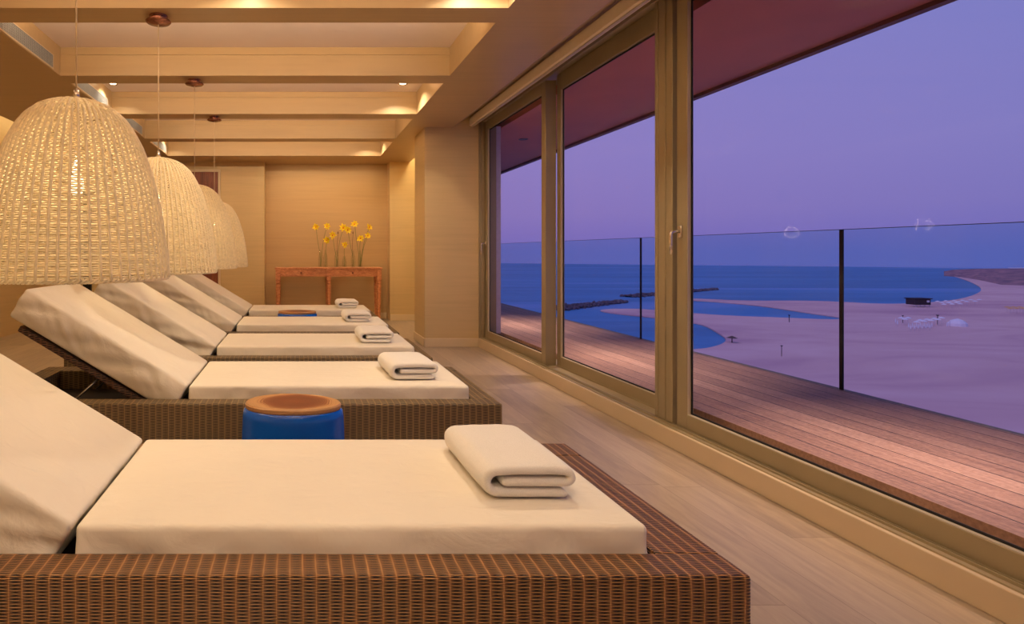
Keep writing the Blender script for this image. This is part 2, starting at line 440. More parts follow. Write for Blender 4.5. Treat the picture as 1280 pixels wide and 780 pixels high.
WARM = (1,.82,.62)
def disk(x, y, z, p, size=.07, spread=110, tgt=None, col=WARM, name='downlight_and_fill'):
    l = bpy.data.lights.new(name, 'AREA'); l.shape = 'DISK'; l.size = size; l.energy = p; l.color = col; l.spread = math.radians(spread)
    o = bpy.data.objects.new(name, l); o.location = (x,y,z); COL.objects.link(o)
    if tgt: o.rotation_euler = (Vector(tgt)-Vector((x,y,z))).to_track_quat('-Z','Y').to_euler()
    return o
def rect(x, y, z, sx, sy, p, rot, col=WARM, name='cove_and_fill_strip', spread=180):
    l = bpy.data.lights.new(name, 'AREA'); l.shape = 'RECTANGLE'; l.size = sx; l.size_y = sy; l.energy = p; l.color = col; l.spread = math.radians(spread)
    o = bpy.data.objects.new(name, l); o.location = (x,y,z); o.rotation_euler = rot; COL.objects.link(o); return o
KD = 5.5
for (x, y, p) in ((1.05,5.74,1.6),(-1.84,5.74,.5),(1.05,8.36,1.1),(-1.84,8.36,.5),(1.05,3.12,2.3),(-.3,3.12,1.2),(1.05,1.81,.6),(.08,.50,1.5),(-1.84,.5,1.5),(-.4,-.8,2)):  # includes one unseen fill lamp, mid-ceiling, added to brighten the farther mattresses
    disk(x, y, ZR-.012, KD*p, .06, 130)
rect(-3.5, 3.2, 2.93, .5, 12.0, 52, (0,0,0), (1,.72,.36))
for y in BE:      # added warm fill strips, hidden on the far side of every beam
    if y < 8.5: rect(-.35, y+.24, 2.68, 3.0, .03, 19, (math.radians(140), 0, 0), (1,.78,.54), 'cove_and_fill_strip')
rect(1.95, 8.3, 2.90, .2, 1.8, 16, (0,0,0), (1,.78,.42))
# strip lamp without a fitting, added to brighten the alcove evenly
rect(.47, 9.0, 2.54, 1.7, .04, 6, (math.radians(25),0,0), (1,.74,.42), 'alcove_fill', 140)

# ------------------------------------------------------------------ pendant lamps
def shade_profile(z):     # z measured up from the shade bottom (0..0.695)
    P = [(0,.352),(.075,.345),(.147,.335),(.22,.326),(.292,.313),(.364,.296),(.437,.275),(.51,.250),(.582,.212),(.62,.185),(.654,.147),(.675,.108),(.688,.065),(.694,.03),(.695,.010)]
    for (a,ra),(b_,rb) in zip(P,P[1:]):
        if a <= z <= b_:
            t = (z-a)/(b_-a); return ra+(rb-ra)*t
    return P[-1][1]
def make_shade():
    bm = NB(); NR = 64
    # arc-length sampled profile
    zs = [i*.695/400 for i in range(401)]; pts = [(shade_profile(z), z) for z in zs]
    # smooth
    for _ in range(14): pts = [pts[0]]+[((a[0]+b_[0]*2+c[0])/4, b_[1]) for a,b_,c in zip(pts,pts[1:],pts[2:])]+[pts[-1]]
    acc = [0]
    for a,b_ in zip(pts,pts[1:]): acc.append(acc[-1]+math.hypot(a[0]-b_[0], a[1]-b_[1]))
    def at(s):
        import bisect
        i = min(max(bisect.bisect_left(acc, s),1), len(acc)-1); t = (s-acc[i-1])/(acc[i]-acc[i-1])
        return (pts[i-1][0]+(pts[i][0]-pts[i-1][0])*t, pts[i-1][1]+(pts[i][1]-pts[i-1][1])*t)
    Ltot = acc[-1]
    # ribs
    for k in range(NR):
        a = 2*PI*k/NR; ca, sa = math.cos(a), math.sin(a)
        if k % 2 and False: continue
        m = 26; pl = []
        end = Ltot*(.985 if k % 4 == 0 else (.90 if k % 2 == 0 else .80))
        for i in range(m+1):
            r, z = at(end*i/m); pl.append(((r+.0035)*ca, (r+.0035)*sa, z))
        tube(bm, pl, .0056, 6)
    # woven strands
    pitch = .0083; n = int(Ltot*.965/pitch)
    for j in range(n):
        s = .012 + j*pitch + random.uniform(-.0004,.0004)
        r0, z0 = at(s); ph = (j % 2)*PI
        nr = NR if r0 > .12 else NR//2
        m = nr*3
        amp = .0034 if r0 > .05 else .001
        ring = []
        hh, ww = .0029, .0018
        r1, z1 = at(min(s+.004, Ltot)); tx, tz = r1-r0, z1-z0; q = math.hypot(tx,tz) or 1; tx/=q; tz/=q; nx, nz = tz, -tx
        jt = random.uniform(0, 100)
        for i in range(m):
            a = 2*PI*i/m
            off = amp*math.cos(nr*a/2+ph)*1.0 if False else amp*math.cos(nr*a*.5*1.0+ph)
            off = amp*(1 if math.cos(nr*a/2+ph) > 0 else -1)*abs(math.cos(nr*a/2+ph))**.5
            wb = .0003*noise.noise(Vector((math.cos(a)*4+jt, math.sin(a)*4, z0*9)))
            R = r0 + nx*off + tx*wb*3; Z = z0 + nz*off + tz*wb*3
            ca, sa = math.cos(a), math.sin(a)
            quad = []
            for (du, dv) in ((-ww,0),(0,-hh),(ww,0),(0,hh)):
                rr = R + nx*du + tx*dv; z = Z + nz*du + tz*dv
                quad.append(bm.verts.new((rr*ca, rr*sa, z)))
            ring.append(quad)
        for i in range(m):
            p, q_ = ring[i], ring[(i+1)%m]
            for t_ in range(4): bm.faces.new((p[t_], p[(t_+1)%4], q_[(t_+1)%4], q_[t_]))
    # top button
    lathe(bm, [(.0,.700),(.02,.699),(.036,.690),(.05,.678)], 20)
    return bm, at, Ltot
def make_rim():
    bm = NB(); n = 44; R = .349
    for s in range(3):
        pl = []
        for i in range(n*6+1):
            a = 2*PI*i/(n*6); ph = n*a/2*1.0 + s*2*PI/3
            r = R+.005*math.cos(ph*2); z = .006*math.sin(ph*2)
            pl.append((r*math.cos(a), r*math.sin(a), z))
        tube(bm, pl, .0042, 6, cap=False)
    return bm
def make_lamp():
    r = empty('pendant_lamp', (0,0,0))
    bm, at, L = make_shade(); mesh('shade', bm, WICKER, r, smooth=True, uv=False)
    mesh('shade_rim', make_rim(), WICKER, r, smooth=True, uv=False)
    bm = NB(); tube(bm, [(0,0,.70),(0,0,.735)], [.014,.011], 14); tube(bm, [(0,0,.735),(0,0,.742)], [.006,.004], 10); tube(bm, [(0,0,.44),(0,0,.70)], [.016,.012], 14)
    mesh('lamp_holder', bm, CHROME, r, smooth=True)
    bm = NB(); lathe(bm, [(.002,.32),(.02,.328),(.03,.352),(.026,.385),(.015,.41),(.014,.44)], 16); mesh('bulb', bm, BULB, r, smooth=True)
    bm = NB(); tube(bm, [(0,0,.74),(0,0,ZC-1.0)], .0032, 6); mesh('cord', bm, CORD, r, smooth=True)
    bm = NB()
    zt = ZC-1.0
    lathe(bm, [(.002,zt-.052),(.020,zt-.050),(.072,zt-.040),(.078,zt-.034),(.074,zt-.030),(.045,zt-.028),(.048,zt-.010),(.056,zt-.006),(.056,zt)], 36)
    mesh('canopy', bm, COPPER, r, smooth=True)
    return r
BULB = emit('warm_bulb', (1,.78,.48,1), 2.5)
lamps = [(-.868,2.26,0,'biggest woven wicker pendant lamp, hanging in the front over the first two loungers'),
         (-.853,3.53,-.02,'second woven wicker pendant lamp of the row, partly behind the biggest one'),
         (-.867,4.84,-.03,'third woven wicker pendant lamp of the row, mostly behind the second shade'),
         (-.890,6.16,-.05,'farthest and smallest woven wicker pendant lamp, last of the row')]
L0 = make_lamp()
for i, (x,y,dz,lab) in enumerate(lamps):
    o = L0 if i == 0 else copy_tree(L0)
    o.location = (x,y,1.0+dz)
    tag(o, lab, 'pendant lamp', 'wicker pendant lamps over the loungers')
    for c in o.children:
        if c.name.startswith('canopy'): c.location.z = -dz
        if c.name.startswith('cord') and dz:
            c.scale.z = (ZC-1.0-dz-.735)/(ZC-1.0-.735); c.location.z = .735*(1-c.scale.z)
    l = bpy.data.lights.new('bulb_light', 'POINT'); l.energy = 8; l.color = (1,.80,.55); l.shadow_soft_size = .06
    lo = bpy.data.objects.new('bulb_light', l); lo.location = (x,y,1.0+dz+.36); COL.objects.link(lo)

# ------------------------------------------------------------------ loungers
XH = -.56; ANG = math.radians(31); CT = .17
def cushion(L, W, T, r=.035, seed=0, side_wr=.006, top_wr=.003, n=(60,28,6), crown=.008):
    """soft box, origin at one lower corner"""
    bm = NB(); vd = {}
    def axis(Lx, m):
        e_ = [0, r*.12, r*.35, r*.65, r]
        mid = [r+(Lx-2*r)*i/m for i in range(1, m)]
        return e_+mid+[Lx-q for q in reversed(e_)]
    AX, AY, AZ = axis(L, n[0]), axis(W, n[1]), axis(T, n[2]); nx, ny, nz = len(AX)-1, len(AY)-1, len(AZ)-1
    def V(i,j,k):
        if (i,j,k) not in vd: vd[(i,j,k)] = bm.verts.new((AX[i], AY[j], AZ[k]))
        return vd[(i,j,k)]
    for i in range(nx):
        for j in range(ny):
            bm.faces.new((V(i,j,0),V(i,j+1,0),V(i+1,j+1,0),V(i+1,j,0))); bm.faces.new((V(i,j,nz),V(i+1,j,nz),V(i+1,j+1,nz),V(i,j+1,nz)))
    for i in range(nx):
        for k in range(nz):
            bm.faces.new((V(i,0,k),V(i+1,0,k),V(i+1,0,k+1),V(i,0,k+1))); bm.faces.new((V(i,ny,k),V(i,ny,k+1),V(i+1,ny,k+1),V(i+1,ny,k)))
    for j in range(ny):
        for k in range(nz):
            bm.faces.new((V(0,j,k),V(0,j,k+1),V(0,j+1,k+1),V(0,j+1,k))); bm.faces.new((V(nx,j,k),V(nx,j+1,k),V(nx,j+1,k+1),V(nx,j,k+1)))
    for (i,j,k), v in vd.items():
        x,y,z = v.co
        # push samples towards the edges for a crisper round
        def sm(t): return t
        q = Vector((min(max(x,r),L-r), min(max(y,r),W-r), min(max(z,r),T-r))); d_ = Vector((x,y,z))-q
        if d_.length > 1e-6:
            m = max(abs(d_.x),abs(d_.y),abs(d_.z))
            d2 = d_.normalized()*m
            v.co = q+d2
        x,y,z = v.co
        ex = min(x, L-x); ey = min(y, W-y)
        if k == nz or z > T-r:
            b_ = min(1, ex/.12)*min(1, ey/.12)
            v.co.z += crown*b_ + top_wr*b_*noise.noise(Vector((x*3.5+seed*7, y*5, seed)))*1.5
        # side wrinkles: folds fanning from the corners
        if y < r*1.2 or y > W-r*1.2:
            s = 1 if y < W/2 else -1
            w = 1.3*noise.noise(Vector((x*7+z*16+seed*3, z*4, seed+3)))+.6*noise.noise(Vector((x*17-z*22, z*6, seed)))
            mid = math.sin(PI*min(max(z/T,0),1))
            v.co.y -= s*(side_wr*w*1.6+.007)*mid
        if x < r*1.2 or x > L-r*1.2:
            s = 1 if x < L/2 else -1
            w = noise.noise(Vector((y*10+z*12, z*6, seed+9)))
            v.co.x -= s*(side_wr*w)*math.sin(PI*min(max(z/T,0),1))
    return bm
def piping(bm, pts, r=.0035): tube(bm, pts+[pts[0]], r, 5, cap=False)
def make_lounger(idx, w, xr):
    r = empty('sun_lounger', (0,0,0))
    yf, yb = -.107, .823
    bm = NB()
    box(bm, -1.63, xr, yf, -.002, 0, .35, .008); box(bm, -1.63, xr, .685, yb, 0, .35, .008)
    box(bm, .892, xr-.001, -.003, .686, 0.001, .349, .004); box(bm, -1.629, -1.50, -.003, .686, 0.001, .349, .004)
    mesh('base', bm, w, r)
    bm = NB(); box(bm, -1.499, .891, -.0018, .6845, .20, .235); mesh('platform', bm, BACKING, r)
    bm = cushion(.885-XH-.006, .674, .178, seed=idx*1.7+1, n=(72,34,7), r=.016, crown=.004)
    for v in bm.verts: v.co += Vector((XH+.001, .003, .2365))
    mesh('seat_cushion', bm, CLOTH, r, smooth=True)
    # backrest
    M = Matrix.Translation((XH-.001, 0, .414)) @ Matrix(((-math.cos(ANG), 0, math.sin(ANG)), (0,1,0), (math.sin(ANG), 0, math.cos(ANG)))).to_4x4()
    bm = cushion(.972, .672, CT, seed=idx*2.3+5, side_wr=.011, top_wr=.009, n=(54,34,10), r=.016, crown=.010)
    for v in bm.verts: v.co = M @ Vector((v.co.x, v.co.y+.004, v.co.z-CT))
    bmesh.ops.reverse_faces(bm, faces=bm.faces[:])
    bk = mesh('backrest_cushion', bm, CLOTH, r, smooth=True)
    bm = NB()
    box(bm, .12, .90, .012, .668, -CT-.045, -CT-.012, .006, M=M)
    bmesh.ops.recalc_face_normals(bm, faces=bm.faces[:])
    mesh('backrest_frame', bm, WEAVED, r)
    for yy in (.06, .62):
        bm = NB(); p = M @ Vector((.42, yy, -CT-.045)); tube(bm, [p, (p.x-.22, yy, .245)], .006, 8); mesh('prop_strut', bm, STEEL, r, smooth=True)
    return r
info = [(1.44, 0, 1.052, WEAVE, 'nearest rattan sun lounger with cream mattress, its golden brown base cut by the picture bottom'),
        (2.95, 0, 1.012, WEAVE2, 'second nearest rattan sun lounger, greyish base behind the big blue stool'),
        (4.19, -.03, .99, WEAVE2, 'third rattan sun lounger from the camera, middle one of the five'),
        (5.45, -.02, .965, WEAVE2, 'fourth rattan sun lounger from the camera, in front of the farther blue stool'),
        (6.79, -.02, .96, WEAVE2, 'farthest rattan sun lounger, nearest the wooden console table')]
for i, (y, dx, xr, w, lab) in enumerate(info):
    o = make_lounger(i, w, xr); o.location = (dx, y, 0)
    tag(o, lab, 'sun lounger', 'row of rattan sun loungers')

# ------------------------------------------------------------------ towels
def make_towel(L, W=.262, t=.028, seed=0):
    """folded terry towel; cross section in XZ, length along Y; origin at bottom centre front"""
    c = []; hx = W/2
    g = t*.5+.0008
    z1, z2, z3 = g, g*3, g*5
    c.append((hx-.028, z1)); c += [(x, z1) for x in (hx*.5, 0, -hx*.5)]
    R = (z3-z1)/2; cx = -hx+R+t*.5
    for i in range(0, 9):
        a = -PI/2 - PI*i/8; c.append((cx+R*math.cos(a), (z1+z3)/2+R*math.sin(a)))
    c += [(x, z3+.002) for x in (-hx*.3, 0, hx*.4)]
    R2 = (z3-z2)/2; cx2 = hx-R2-t*.5
    for i in range(0, 7):
        a = PI/2 - PI*i/6; c.append((cx2+R2*math.cos(a), (z2+z3)/2+R2*math.sin(a)))
    c += [(x, z2) for x in (hx*.4, 0, -hx*.4)]; c.append((cx+.012, z2-.001))
    # resample
    acc = [0]
    for a,b_ in zip(c,c[1:]): acc.append(acc[-1]+math.hypot(a[0]-b_[0],a[1]-b_[1]))
    N = 190; pts = []
    for i in range(N+1):
        s = acc[-1]*i/N; k = 1
        while k < len(acc)-1 and acc[k] < s: k += 1
        u = (s-acc[k-1])/(acc[k]-acc[k-1]); pts.append(Vector((c[k-1][0]+(c[k][0]-c[k-1][0])*u, c[k-1][1]+(c[k][1]-c[k-1][1])*u)))
    left, right = [], []
    for i, p in enumerate(pts):
        d_ = (pts[min(i+1,N)]-pts[max(i-1,0)]).normalized(); nn = Vector((-d_.y, d_.x))
        e = (min(i, N-i)+.15)*acc[-1]/N/(t/2); th = t/2*1.055*math.sqrt(max(0,1-(1-min(1,e))**2))
        left.append(p+nn*th); right.append(p-nn*th)
    loop = left+right[::-1]; n = len(loop)
    ctr = Vector((0, z2))
    bm = NB(); M_ = 26; rings = []
    for j in range(M_+1):
        y = L*j/M_; ring = []
        endk = min(j, M_-j)
        for q, p in enumerate(loop):
            w = noise.noise(Vector((p.x*14+seed, y*7, p.y*20)))*.0022
            k_ = {0:.006,1:.0018}.get(endk, 0)
            # shrink each layer toward its own centreline at the two ends
            i0 = q if q <= N else 2*N+1-q
            cp = pts[min(max(i0,0),N)]
            pp = p.lerp(cp, k_/(t/2)) if k_ else p
            zz = pp.y + w*(pp.y/z3)
            wavy = .004*noise.noise(Vector((pp.x*10+seed*3, pp.y*30, 5))) if endk == 0 else 0
            ring.append(bm.verts.new((pp.x+w*.6, y+wavy + (0 if endk else (.0 if j == 0 else 0)), max(zz,.001))))
        rings.append(ring)
    for a,b_ in zip(rings,rings[1:]):
        for k in range(n): bm.faces.new((a[k], b_[k], b_[(k+1)%n], a[(k+1)%n]))
    for ring, fl in ((rings[0],1),(rings[-1],0)):
        for i in range(N):
            qd = (ring[i], ring[i+1], ring[2*N-i], ring[2*N+1-i])
            bm.faces.new(qd if fl else qd[::-1])
    bmesh.ops.recalc_face_normals(bm, faces=bm.faces[:])
    return bm
ZT = .4195
tw = [(.640, 1.585, .405, .0, 'folded white towel on the nearest lounger, biggest of the towels'),
      (.622, 3.06, .37, .03, 'folded white towel on the second nearest lounger, above its foot end corner'),
      (.590, 4.30, .36, -.02, 'folded white towel on the third lounger from the camera'),
      (.590, 5.60, .36, .02, 'folded white towel on the fourth lounger from the camera'),
      (.610, 6.98, .36, 0, 'folded white towel on the farthest lounger, smallest in view')]
for i, (x,y,L,rz,lab) in enumerate(tw):
    bm = make_towel(L, seed=i*5.3); o = mesh('towel', bm, TOWEL, smooth=True, uv=False, loc=(x,y,ZT)); o.rotation_euler.z = rz
    # fold slightly slanting to the back left as in the stack
    for v in o.data.vertices: v.co.x -= v.co.y*.02
    tag(o, lab, 'towel', 'folded towels on the loungers')

# ------------------------------------------------------------------ stools
def stool_top_mat():
    t = NT('tree_slice')
    tc = t.new('ShaderNodeTexCoord'); mp = t.new('ShaderNodeMapping'); t.l(tc.outputs['Object'], mp.inputs[0])
    mp.inputs['Location'].default_value = (-.01, 0.0, 0); mp.inputs['Scale'].default_value = (1,1.25,0)
    wob = t.noise(t.coord('Object'), 7, 3)
    ln = t.new('ShaderNodeVectorMath', operation='LENGTH'); t.l(mp.outputs[0], ln.inputs[0])
    r = t.math('ADD', ln.outputs['Value'], t.math('MULTIPLY', t.math('SUBTRACT', wob, .5), .07))
    rings = t.math('MULTIPLY', t.math('SINE', t.math('MULTIPLY', r, 520)), .012)
    rr = t.math('ADD', r, rings)
    t.base(t.ramp(t.math('MULTIPLY', rr, 4.0), [(0,S((126,66,36))),(.35,S((104,52,28))),(.58,S((132,74,42))),(.66,S((186,140,92))),(.92,S((170,126,82))),(1,S((100,68,42)))]))
    t.rough(.4); return t.m
SLICE = stool_top_mat()
def make_stool():
    r = empty('stool', (0,0,0))
    wob = lambda a: 1+.035*math.cos(2*a+.6)+.02*math.cos(3*a+1.2)
    bm = NB(); lathe(bm, [(.196,0),(.212,.010),(.219,.06),(.222,.2),(.221,.3),(.217,.38),(.212,.406),(.203,.412)], 64, sy=.72, wob=wob)
    bm.faces.new([v for v in bm.verts][:64][::-1])
    mesh('body', bm, BLUE, r, smooth=True)
    bm = NB(); lathe(bm, [(.200,.410),(.206,.418),(.206,.430),(.200,.436),(.0005,.437)], 64, sy=.72, wob=wob); mesh('seat_top', bm, SLICE, r, smooth=False)
    return r
s0 = make_stool(); s0.location = (-.022, 2.56, 0); tag(s0, 'bright blue stool with tree slice top, in front between the two nearest loungers', 'stool', 'blue stools between loungers')
s1 = copy_tree(s0); s1.location = (-.005, 6.477, .012); tag(s1, 'farther blue stool with wooden top, between the two farthest loungers', 'stool', 'blue stools between loungers')
s1.location.z = 0; 

# ------------------------------------------------------------------ console table
tb = empty('console_table', (.485, 9.12, 0), 'long reddish wooden console table with two drawers in the far alcove', 'table')
X0, X1 = -.355-.485, 1.315-.485
bm = NB(); box(bm, X0, -.015, -.2, .2, .832, .858, .005); box(bm, -.013, X1, -.2, .2, .834, .860, .005); mesh('table_top', bm, PINE, tb)
bm = NB()
for (a,b_) in ((X0+.03,-.03),(0,X1-.03)):
    box(bm, a,b_, -.18,-.16,.72,.832); box(bm, a,b_, .16,.18,.72,.832)
box(bm, X0+.03,X0+.05,-.16,.16,.72,.832); box(bm, X1-.05,X1-.03,-.16,.16,.72,.832)
mesh('apron', bm, PINE, tb)
def leg_bm(x, y):
    bm = NB(); s = .036
    box(bm, x-s, x+s, y-s, y+s, .66, .832, .004)
    lathe(bm, [(.024,.0),(.026,.02),(.022,.06),(.030,.3),(.034,.52),(.036,.58),(.028,.60),(.036,.62),(.034,.64),(.034,.66)], 16, (x,y,0), close=True); return bm
for x in (X0+.05, .0, X1-.05):
    for y in (-.165,.165): mesh('leg', leg_bm(x,y), PINE, tb, smooth=False)
for cx in (-.43, .37):
    bm = NB(); box(bm, cx-.19, cx+.19, -.186, -.178, .742, .815, .003); dr = mesh('drawer', bm, PINE, tb)
    bm = NB(); lathe(bm, [(.008,0),(.008,.012),(.017,.02),(.017,.028),(.008,.033)], 14, close=True)
    for v in bm.verts: v.co = Vector((cx+v.co.x, -.186-v.co.z, .778+v.co.y))
    mesh('knob', bm, DOORW, dr, smooth=True)

# ------------------------------------------------------------------ vases and flowers
YELLOW = plain('yellow_petals', (252,214,18), .5, var=.15, nscale=40); ORANGE = plain('orange_centre', (240,150,20), .6)
STEM = plain('green_stem', (96,112,48), .6); BUDM = plain('bud_brown', (120,84,50), .6)
def vx(px): return (px-VX)*9.08/F
def vz(py): return H+(VY-py)*9.08/F
vases = [(400.6,.275,'tall clear glass bottle vase, leftmost on the console table'),
         (406.8,.27,'clear glass bottle vase with a white highlight, second from the left on the console table'),
         (420.6,.27,'clear glass bottle vase with bright highlight, third from the left on the console table'),
         (430.4,.17,'short clear glass vase holding the lowest flower on the console table'),
         (441.4,.26,'clear glass bottle vase, second from the right on the console table'),
         (450.0,.26,'clear glass bottle vase, rightmost on the console table')]
for px, h, lab in vases:
    bm = NB(); n_ = .012 if h > .2 else .02
    lathe(bm, [(.002,.003),(.030,.003),(.034,.012),(.034,h*.5),(.030,h*.66),(n_+.004,h*.82),(n_,h*.9),(n_+.002,h)], 20)
    o = mesh('vase', bm, VASEG, smooth=True, uv=False, loc=(vx(px), 9.08, .861)); tag(o, lab, 'vase', 'glass vases on the console table')
def flower(base_px, head, size, lab, bud=False, face=(0,-1,.15)):
    bx, bz = vx(base_px), .87
    hx, hz = vx(head[0]), vz(head[1])
    r = empty('flower', (bx, 9.08, bz), lab, 'flower', 'yellow flowers in the vases')
    dx, dz = hx-bx, hz-bz
    bm = NB(); pl = []
    for i in range(13):
        t = i/12; pl.append((dx*t**1.5 + .006*math.sin(t*7), -.015*t, dz*t))
    tube(bm, pl, .0035, 6); mesh('stem', bm, STEM if not bud else BUDM, r, smooth=True)
    if bud:
        bm = NB(); lathe(bm, [(.002,-.02),(.009,-.01),(.011,.0),(.006,.016),(.001,.024)], 10, (dx,-.015,dz)); mesh('bud', bm, BUDM, r, smooth=True); return
    fd = Vector(face).normalized(); q = fd.to_track_quat('Z','Y').to_matrix()
    bm = NB()
    c0 = Vector((dx, -.015, dz))
    for ly, (np_, Lp, cup) in enumerate(((7,size,.25),(6,size*.8,.55))):
        for k in range(np_):
            a = 2*PI*k/np_+ly*.4+random.uniform(-.15,.15); ll = Lp*random.uniform(.85,1.1); cp = cup+random.uniform(-.2,.25)
            row = []
            for i in range(6):
                t = i/5; w = .30*ll*math.sin(PI*min(1,t*.88+.12))*.9+.001
                rad = ll*t*math.cos(cp); zz = ll*t*math.sin(cp)-.25*ll*t*t*.6
                d_ = Vector((math.cos(a), math.sin(a), 0)); e_ = Vector((-math.sin(a), math.cos(a), 0))
                ctrp = d_*rad+Vector((0,0,zz))
                row.append([bm.verts.new(c0+q@(ctrp-e_*w+Vector((0,0,.004)))), bm.verts.new(c0+q@ctrp), bm.verts.new(c0+q@(ctrp+e_*w+Vector((0,0,.004))))])
            for a_, b_ in zip(row,row[1:]):
                for s in range(2): bm.faces.new((a_[s],a_[s+1],b_[s+1],b_[s]))
    mesh('petals', bm, YELLOW, r, smooth=True, uv=False)
    bm = NB(); bmesh.ops.create_uvsphere(bm, u_segments=10, v_segments=6, radius=size*.2, matrix=Matrix.Translation(c0+fd*size*.12)); mesh('flower_centre', bm, ORANGE, r, smooth=True, uv=False)
fl = [(400.6,(394.8,284),.055,'yellow flower leaning out at the far left of the vases',(-.2,-1,.2)),
      (400.6,(408.5,283),.055,'yellow flower standing upright above the second vase from the left',(.1,-1,.3)),
      (406.8,(408.5,300),.055,'low yellow flower drooping over the second vase from the left',(-.3,-1,-.1)),
      (420.6,(415.8,294),.058,'yellow flower leaning left above the third vase',(-.1,-1,.1)),
      (420.6,(429.0,285),.062,'large yellow flower at the middle of the bouquet row',(0,-1,.2)),
      (430.4,(430.8,306),.048,'lowest yellow flower, in the short vase at the middle',(0,-1,0)),
      (441.4,(434.6,287.5),.058,'yellow flower just right of the large middle one',(.2,-1,.1)),
      (449.0,(443,280.5),.055,'highest yellow flower, on a straight stem right of the middle',(.1,-1,.3)),
      (450.0,(450.3,298),.055,'low yellow flower on an upright stem above the rightmost vase',(0,-1,.1)),
      (450.0,(461.3,284.5),.055,'yellow flower leaning farthest out to the right',(.5,-1,.4)),
      (450.4,(459.5,295),.052,'yellow flower under the rightmost high bloom',(.4,-1,.2))]
for b_, h_, s_, lab, fc in fl: flower(b_, h_, s_*1.2, lab, face=fc)
flower(421.4, (422.5,291), .02, 'closed flower bud on a straight stem above the third vase', bud=True)
flower(440.6, (441.2,291), .02, 'closed flower bud above the vase second from the right', bud=True)

# ------------------------------------------------------------------ balcony
XB = 3.73; ZD = .155
bm = NB(); box(bm, 2.40, XB+.04, -4, 15, .05, ZD); struct('floor_balcony', bm, DECKM)
bm = NB(); box(bm, 2.40, XB, -4, 15, 2.56, 3.0); struct('ceiling_balcony', bm, SOFFIT)
bm = NB(); box(bm, XB-.04, XB+.02, -4, 15, 2.53, 3.02); struct('trim_fascia', bm, plain('fascia_paint', (92,52,58), .6))
bm = NB(); box(bm, XB+.04, XB+.07, -4, 15, -.6, ZD-.02); struct('trim_balcony_edge', bm, BLACK)
bm = NB(); box(bm, 2.25, 2.345, 6.70, 7.4, ZD, 2.56); box(bm, 2.30,2.362,6.695,6.70,ZD,2.56); struct('wall_outer', bm, OUTW)
bm = NB(); box(bm, 2.3, 2.40, 7.4, 15, 0, 2.9); struct('wall_outer_far', bm, OUTW)
bm = NB(); box(bm, -4.2, 2.4, -3.4, 9.9, 3.0, 3.15); struct('roof_slab', bm, PLASTER)
bl = empty('glass_balustrade', (XB, 3.95, ZD), 'frameless blue tinted glass balustrade with thin black posts along the deck edge', 'balustrade')
PY = [1.64, 3.95, 6.26, 8.57, 10.88]
ends = [-.7]+PY+[13.2]
for y in PY:
    bm = NB(); box(bm, -.004,.004, y-3.95-.013, y-3.95+.013, 0, 1.10); mesh('post', bm, BLACK, bl)
for a,b_ in zip(ends, ends[1:]):
    bm = NB(); box(bm, -.006,.006, a-3.95+.0135, b_-3.95-.0135, -.03, 1.097); box(bm, -.006,.006, a-3.95+.0135, b_-3.95-.0135, 1.0972, 1.101, mi=1); mesh('glass_panel', bm, [GLASSB, EDGE], bl)
PINK = (1,.76,.66)
for y in (7.45, 5.1, 2.5, .2):
    disk(2.80, y, 2.552, 10, .06, 62, col=PINK)
bm = NB(); lathe(bm, [(.0,-.002),(.04,-.002),(.055,-.006),(.06,0)], 20); 
o = mesh('balcony_downlight', bm, BLACK, loc=(2.92,7.45,2.56)); tag(o, 'small dark recessed spotlight in the balcony soffit seen through the far window', 'downlight')

# ------------------------------------------------------------------ beach
HB = 25.0; ZS = H-HB
def G(px, py, hb=HB):
    Y = F*hb/(py-VY); return ((px-VX)*Y/F, Y)
def sea_mat():
    t = NT('sea_water')
    n = t.noise(t.coord('Object', (.0010,.012,1)), 2.5, 6, .65, .6)
    t.base(t.ramp(n, [(.38, S((30,106,162))),(.56, S((52,128,186))),(.68, S((116,142,204)))])); t.rough(.45)
    w = t.noise(t.coord('Object', (.15,.5,1)), 1, 4); t.bump(w, .6, .5); t.b.inputs['Specular IOR Level'].default_value = .35
    return t.m
def sand_mat():
    t = NT('beach_sand')
    n = t.noise(t.coord('Object', (.012,.03,1)), 1.2, 7, .6, 1.0)
    t.base(t.ramp(n, [(.3, S((200,150,160))),(.5, S((226,178,176))),(.7, S((236,192,190)))])); t.rough(.95); return t.m
bm = NB()
for q in ((-6000,-20),): pass
vs = [bm.verts.new(p) for p in ((4,-60,0),(2150,-60,0),(2150,200,0),(-900,2143,0),(4,20,0))]
bm.faces.new(vs); struct('sea', bm, sea_mat(), loc=(0,0,ZS))
SP = [(820,374.2),(865,373.6),(932,377),(1000,376.5),(1050,378),(1100,381),(1150,380),(1195,376),(1220,369),(1229,362),(1216,354),(1200,348),(1186,344),(1300,342),(1700,342),(2600,500),(3200,1100),(500,1100),(700,560),(820,446),(867,438),(882,437.5),(903,432),(909,425.7),(899.5,418.5),(881.5,407.7),(864,404),(818,398),(760,392),(745,388),(790,386.5),(818,388.5),(864,392.5),(914,396),(984,398.4),(1039,400.8),(1054,399.6),(1049,397.6),(1003,391.2),(957,383.8),(914,379.6),(865,376),(820,375)]
def smooth_poly(P, it=2):
    for _ in range(it):
        Q = []
        for a,b_ in zip(P, P[1:]+P[:1]):
            Q.append((a[0]*.75+b_[0]*.25, a[1]*.75+b_[1]*.25)); Q.append((a[0]*.25+b_[0]*.75, a[1]*.25+b_[1]*.75))
        P = Q
    return P
bm = NB(); vs = [bm.verts.new((*G(x,y), 0)) for x,y in smooth_poly(SP,2)]
f = bm.faces.new(vs); r_ = bmesh.ops.extrude_face_region(bm, geom=[f])
for v in [g for g in r_['geom'] if isinstance(g, bmesh.types.BMVert)]: v.co.z += .35
